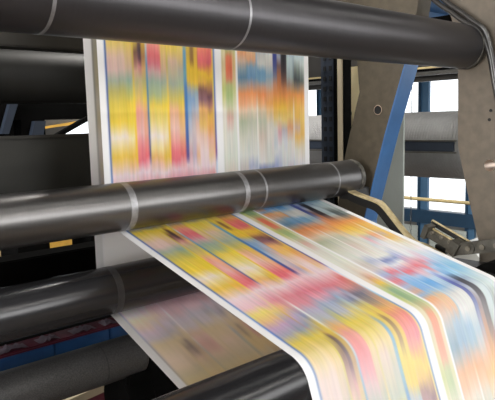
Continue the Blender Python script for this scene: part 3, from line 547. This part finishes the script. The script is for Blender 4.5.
# ------------------------------------------------------------------ right part behind the paper edge
# perforated post
def ypx(px, x): return at(px, 110, x=x)[1]
pp = thing('perforated_post', 'dark slate post punched with slots, just right of the hanging paper', 'post', (31.5, ypx(327, 31.5), ZF))
ya, yb = ypx(321, 31.5), ypx(333.5, 31.5)
obj('post_body', box(nb(), (31.5, yb, ZF), (32.5, ya, 12), .03), 'slate', pp)
for k in range(30):
    for px in (325.2, 330.8):
        y = ypx(px, 31.5); z = 5.2-k*.66
        obj('slot', box(nb(), (31.46, y-.11, z), (31.52, y+.11, z+.3)), 'hole', pp)
bp_ = thing('square_post', 'beige square post between the slotted dark post and the cream panel', 'post', (31.2, ypx(338, 31.2), ZF))
obj('post_body', box(nb(), (31.2, ypx(342, 31.2), ZF), (32.2, ypx(337, 31.2), 12), .05), 'beige', bp_)
obj('dark_channel', box(nb(), (31.3, ypx(344.5, 31.3), ZF), (32.0, ypx(342, 31.3), 12)), 'blackm', bp_)
obj('dark_channel', box(nb(), (31.3, ypx(337, 31.3), ZF), (32.0, ypx(333.8, 31.3), 12)), 'blackm', bp_)
# cream panel, warm light put into its colour, and grey panel
cp = thing('cover_panel', 'cover panel with warm light painted in as cream, between the beige post and the brown frame leg', 'panel', (33.5, ypx(355, 33.5), ZF))
obj('panel_sheet', box(nb(), (33.5, ypx(363, 33.5), -4.), (33.8, ypx(344, 33.5), at(350, 67, x=33.5)[2]), .04), 'cream', cp)
c = at(349.5, 113.5, x=33.5)
obj('bolt_head', lathe(nb(), [(33.3, .16), (33.5, .2)], c, seg=20), 'bolt', cp)
obj('panel_leg', box(nb(), (33.5, ypx(352, 33.5), ZF), (33.8, ypx(346, 33.5), -4)), 'slate', cp)
gp2 = thing('cover_panel', 'pale grey sheet metal panel with straight vertical edge behind the blue frame edge', 'panel', (34., ypx(390, 34), ZF))
obj('panel_sheet', box(nb(), (34., ypx(404.3, 34), ZF), (34.1, ypx(368, 34), 0.3), .04), 'grey_panel', gp2)
# ribbed duct
dx = 42.; zc_ = -.0495*dx; dr = .060*dx/1.0
du = thing('ribbed_duct', 'fat ribbed grey duct running back beyond the brown frame legs', 'duct', (dx, 28, zc_-dr))
y0d, y1d = 14., 44.
prof = []
yy = y0d
while yy < y1d:
    prof += [(yy, dr), (yy+.15, dr), (yy+.17, dr-.025), (yy+.21, dr-.025)]; yy += .22
obj('duct_body', lathe(nb(), prof, (dx, 0, zc_), axis='y', seg=72), 'duct', du)
obj('duct_band', box(nb(), (dx-dr-.08, ypx(455, dx-dr), zc_-.35), (dx-dr+.6, y1d, zc_+.35), .05), 'slate', du)
for z in (zc_+.42, zc_-.42):
    obj('band_edge', box(nb(), (dx-dr-.14, ypx(457, dx-dr), z-.05), (dx-dr+.7, y1d, z+.05), .02), 'pipe', du)
for y in (18., 40.):
    obj('duct_stand', box(nb(), (dx-.3, y, ZF), (dx+.3, y+.6, zc_-dr+.2)), 'slate', du)
# handrail
hx = 60.
hr = thing('handrail', 'yellowish round handrail in front of the bright windows, under the ribbed duct', 'railing', (hx, 36., ZF))
h0, h1 = at(395, 197.8, x=hx), at(470, 202.2, x=hx); hz = at(430, 199.8, x=hx)[2]
obj('rail_tube', sweep(nb(), [(hx, 24, hz), (hx, 48, hz)], .2), 'yellow', hr, smooth=True)
for y in (25., 47.): obj('rail_post', sweep(nb(), [(hx, y, ZF), (hx, y, hz)], .25, up=Vector((0, 1, 0))), 'pipe', hr, smooth=True)
# overhead walkway beams seen above the windows
wy0, wy1 = 34., 92.
wk = thing('overhead_walkway', 'dark overhead walkway beams with a yellow rail, above the far windows', 'walkway', (70., 56., 4.))
ox = 68.
def zat(py, px=430, x=ox): return at(px, py, x=x)[2]
obj('walkway_beam', box(nb(), (ox, wy0-10, zat(81)), (ox+.8, wy1, zat(77.5)), .05), 'brownm', wk)
obj('walkway_beam', box(nb(), (ox-1, wy0-10, zat(75.5)), (ox-.2, wy1, zat(71.8)), .05), 'pipe', wk)
obj('walkway_deck', box(nb(), (ox-2, wy0-10, zat(71.2)), (ox+5, wy1, zat(70.2))), 'blackm', wk)
obj('yellow_rail', box(nb(), (ox-2.4, wy0-10, zat(70.0)), (ox-2., wy1, zat(68.2)), .03), 'yellow', wk)
obj('walkway_side', box(nb(), (ox+5, wy0-10, zat(76)), (ox+5.5, wy1, 24)), 'ceiling', wk)
for y in (wy0, wy1-1): obj('hanger', box(nb(), (ox+1, y, zat(71)), (ox+1.5, y+.5, ZC)), 'pipe', wk)
# hanging chain
ch = thing('hanging_chain', 'thin chain hanging down in front of the windows beside the grey panel', 'chain', (50., at(411, 200, x=50)[1], -14.))
cy_ = at(411, 200, x=50)[1]
for k in range(20):
    z = -4.4-k*.6; bm = nb()
    pts = [(50+(.09*math.cos(a) if k % 2 else 0), cy_+(0 if k % 2 else .09*math.cos(a)), z+.3*math.sin(a)) for a in np.linspace(0, 2*math.pi, 11)]
    sweep(bm, pts, .022, seg=5, up=Vector((.3, .9, .1))); obj('chain_link', bm, 'chain', ch)
obj('chain_cord', sweep(nb(), [(50, cy_, -4.2), (50, cy_, ZC)], .04, seg=6, up=Vector((0, 1, 0))), 'chain', ch)
# grey cabinets under the dado
for (a, b_, lab) in ((444, 466, 'pale grey roller shutter section under the blue beam, seen between the two columns'), (404, 417, 'pale grey shutter section beside the grey cover panel, under the blue beam')):
    y0_, y1_ = at(b_, 225, x=XW-1.6)[1], at(a-14 if a > 430 else a-6, 225, x=XW-1.6)[1]
    t = thing('shutter_section', lab, 'shutter', (XW-1.5, (y0_+y1_)/2, ZF))
    for k in range(9):
        obj('shutter_slat', box(nb(), (XW-1.6, y0_, ZF+k*.68), (XW-1.25, y1_, ZF+k*.68+.64), .05), 'grey_panel', t)
# paper reel standing low by the right leg
c = at(474, 262, x=46)
pr = thing('paper_reel', 'white paper reel low behind the foot of the right brown frame leg', 'paper reel', (46, c[1], ZF))
obj('reel_paper', lathe(nb(), [(44, .6), (44, 2.2), (50, 2.2), (50, .6)], (0, c[1]+.2, at(474, 242, x=46)[2]-2.2), seg=64), 'white', pr, smooth=True)
obj('reel_core', lathe(nb(), [(43.6, .6), (50.4, .6)], (0, c[1]+.2, at(474, 242, x=46)[2]-2.2), seg=32), 'yellow', pr, smooth=True)
obj('reel_cradle', box(nb(), (44.5, c[1]-1.2, ZF), (49.5, c[1]+1.6, at(474, 242, x=46)[2]-4.1)), 'slate', pr)

# ------------------------------------------------------------------ bits fixed by the frame
# bent guide bar
bar = thing('bent_guide_bar', 'bent black bar with worn brass coloured top running along the right paper edge', 'guide bar', (27.3, 20, -5.))
path = [(349, 190), (356, 193.5), (366, 197.5), (376, 201), (382, 205), (391, 216), (400, 227.5), (409, 237.5), (416, 243), (424, 245.5), (438, 253.5), (455, 262.5), (470, 270)]
BX = 27.3
P = smooth_path([at(px, py, x=BX) for px, py in path], 4)
obj('bar_body', sweep(nb(), [(p[0], p[1], p[2]-.25) for p in P], .58, .42), 'bar_black', bar)
obj('bar_top', sweep(nb(), [(p[0], p[1], p[2]+.01) for p in P], .56, .09), 'bar_top', bar)
obj('bar_mount', box(nb(), (BX-.3, P[0][1]-.2, P[0][2]-.5), (XF, P[0][1]+.5, P[0][2]+.05), .05), 'bar_black', bar)
# clamp rail (bracket) on the bar
cl = thing('clamp_rail', 'black slotted clamp block with thin brass edged bars beside the right paper edge', 'clamp', (27.8, 16.5, -5.6))
CXp = 27.9
def seg_at(a, b, x, w, h, dz=0):
    A, B = at(*a, x=x), at(*b, x=x); return sweep(nb(), [(A[0], A[1], A[2]+dz), (B[0], B[1], B[2]+dz)], w, h)
obj('clamp_block', seg_at((428, 231.5), (456, 247.5), CXp, .6, .4), 'chain', cl)
obj('clamp_block', seg_at((425.5, 230), (430, 232.5), CXp-.1, .7, .7), 'chain', cl)
obj('clamp_block', seg_at((452, 244.5), (460, 250), CXp-.1, .8, .7), 'chain', cl)
obj('edge_bar', seg_at((432, 220.8), (470, 242.5), CXp+.5, .12, .14), 'bar_top', cl)
obj('edge_bar', seg_at((427, 225.3), (456, 242.5), CXp+.1, .14, .1), 'bar_top', cl)
obj('edge_bar', seg_at((432, 222.5), (470, 244.5), CXp+.5, .2, .22), 'bar_black', cl)
for q in ((432, 233), (441, 237.5), (449, 242)):
    c = at(*q, x=CXp-.36); obj('clamp_bolt', lathe(nb(), [(c[0]-.06, .07), (c[0]-.02, .1), (c[0]+.1, .1)], c, seg=16), 'bolt', cl)
obj('clamp_foot', box(nb(), (CXp, at(440, 240, x=CXp)[1]-.3, -7.0), (XF, at(440, 240, x=CXp)[1]+.3, at(440, 245, x=CXp)[2]), .04), 'bar_black', cl)
# chain links
lk = thing('drive_chain', 'oily grey link chain between the clamp block and the right frame leg', 'chain', (27.9, 14., -6.5))
CH = [(456, 248), (470, 247), (484, 245.5), (498, 244), (512, 242.5)]
Q = [at(px, py+1, x=27.75) for px, py in CH]
for i, (a, b_) in enumerate(zip(Q, Q[1:])):
    for off in (-.16, .16):
        bm = nb(); pts = []
        dy, dz = b_[1]-a[1], b_[2]-a[2]; L = math.hypot(dy, dz); ux, uz = dy/L, dz/L
        out = []
        for k in range(13):
            th = math.pi/2+math.pi*k/12; out.append((a[1]+.3*(math.cos(th)*ux-math.sin(th)*uz), a[2]+.3*(math.cos(th)*uz+math.sin(th)*ux)))
        for k in range(13):
            th = -math.pi/2+math.pi*k/12; out.append((b_[1]+.3*(math.cos(th)*ux-math.sin(th)*uz), b_[2]+.3*(math.cos(th)*uz+math.sin(th)*ux)))
        x = 27.75+off+(.06 if i % 2 else 0)
        prism(bm, out, x, x+.06); obj('link_plate', bm, 'chain', lk)
for a in Q:
    obj('link_pin', lathe(nb(), [(27.5, .1), (27.5, .13), (28.15, .13)], a, seg=16), 'bolt', lk, smooth=True)
# bearing housing, dark, low right
bh = thing('bearing_housing', 'black rounded bearing housing under the link chain beside the falling paper', 'bearing', (28.2, 13.6, -8.6))
cc = (0, C5[0], C5[1])
obj('housing_body', lathe(nb(), [(26.6, 1.1), (26.75, 1.3), (XF, 1.3)], cc, seg=48), 'blackm', bh, smooth=True)
obj('housing_ring', lathe(nb(), [(26.5, .55), (26.5, .75), (26.62, .75)], cc, seg=40), 'chain', bh, smooth=True)
obj('housing_base', box(nb(), (27.6, C5[0]+.2, -9.2), (XF, C5[0]+3.4, -7.3), .1), 'bar_black', bh)

# cable conduit in the upper right corner
for dpx, lab in ((1, 'black cable bending down past the top roller end, nearer the corner'), (-9, 'black cable bending down past the top roller end, closer to the roller')):
    pts = [(436+dpx, -8), (450+dpx, 4), (462+dpx, 12), (474+dpx, 21), (484+dpx*.7, 28), (489+dpx*.5, 36), (492+dpx*.3, 46), (495+dpx*.2, 60), (498+dpx*.2, 80), (500, 100)]
    P = smooth_path([at(px, py, x=28.75 if i < 5 else 28.85) for i, (px, py) in enumerate(pts)], 4)
    obj('cable', sweep(nb(), [(p[0]-.25, p[1], p[2]) for p in P], .13, up=Vector((1, 0, 0))), 'cable', label=lab, cat='cable', smooth=True)
# blue motor above the top roller
c = at(420, 4, x=32.)
mo = thing('drive_motor', 'dark blue motor housing seen over the top roller between the frame legs', 'motor', (31., c[1], c[2]-1))
obj('motor_body', lathe(nb(), [(31.0, .9), (31.15, 1.05), (34.5, 1.05)], (0, c[1], c[2]+.3), seg=48), 'motor', mo, smooth=True)
obj('motor_foot', box(nb(), (31.2, c[1]-.7, c[2]-1.2), (34, c[1]+.7, c[2]-.5), .05), 'motor', mo)
obj('motor_bracket', box(nb(), (30.4, c[1]-3.0, c[2]-1.5), (36.0, c[1]+3.0, c[2]-1.15)), 'blackm', mo)
# brown backing plate above the gap, behind the top roller
obj('cross_plate', box(nb(), (36, 14, at(430, 30, x=36)[2]), (36.6, 30, ZC), .05), 'brownm', label='dark brown cross plate behind the blue motor above the top roller', cat='plate')

# ------------------------------------------------------------------ light
def area(name, loc, rot, sx, sy, power, colr=(1, 1, 1)):
    l = bpy.data.lights.new(name, 'AREA'); l.shape = 'RECTANGLE'; l.size = sx*S; l.size_y = sy*S; l.energy = power; l.color = colr
    o = bpy.data.objects.new(name, l); col.objects.link(o); o.location = W(loc); o.rotation_euler = rot
    return o
H = math.pi/2
for (a, c), p in zip(wf, (78, 56, 38)):
    area('window_daylight', ((a+c)/2, YF+.3, 9.5), (-H, 0, math.pi), c-a, 21, p, (1, .98, .95))
for (a, c), p in zip(wl, (60, 330, 60)):  # light of the added, unseen left windows
    area('window_daylight', (XL0+.3, (a+c)/2, 2), (0, -H, 0), 30, c-a, p, (1, .98, .95))
for a, c in wr[:2]:
    area('window_daylight', (XW-.3, (a+c)/2, 0), (0, H, 0), 32, c-a, 40, (.95, .97, 1))
area('window_daylight', (XW-3, 50, 0), (0, H, 0), 32, 60, 30, (.95, .97, 1))
# ceiling lamps; the last two are added to brighten panels and rails behind
for x, y, pw in ((6, 2, 3), (26, 2, 3), (46, 2, 3), (6, -22, 27), (26, -22, 27), (46, -22, 20), (62, 30, 9), (62, 60, 9), (30, 47, 60), (30, 32.5, 85)):
    t = thing('ceiling_lamp', 'long white fluorescent ceiling lamp hanging unseen over the press hall', 'lamp', (x, y, 24.), group='fluorescent lamps of the press hall')
    obj('lamp_housing', box(nb(), (x-7, y-.9, 24.4), (x+7, y+.9, 25.2), .1), 'white', t)
    obj('lamp_tube', box(nb(), (x-6.8, y-.6, 24.2), (x+6.8, y+.6, 24.4)), 'lamp', t)
    obj('lamp_hanger', box(nb(), (x-.1, y-.1, 25.2), (x+.1, y+.1, ZC)), 'pipe', t)
    area('lamp_light', (x, y, 24.0), (0, 0, 0), 13.6, 1.4, pw, (1, .96, .9))
w = bpy.data.worlds.new('daylight'); sc.world = w; w.use_nodes = True
bg = w.node_tree.nodes['Background']; bg.inputs[0].default_value = (.93, .97, 1, 1); bg.inputs[1].default_value = 2.0
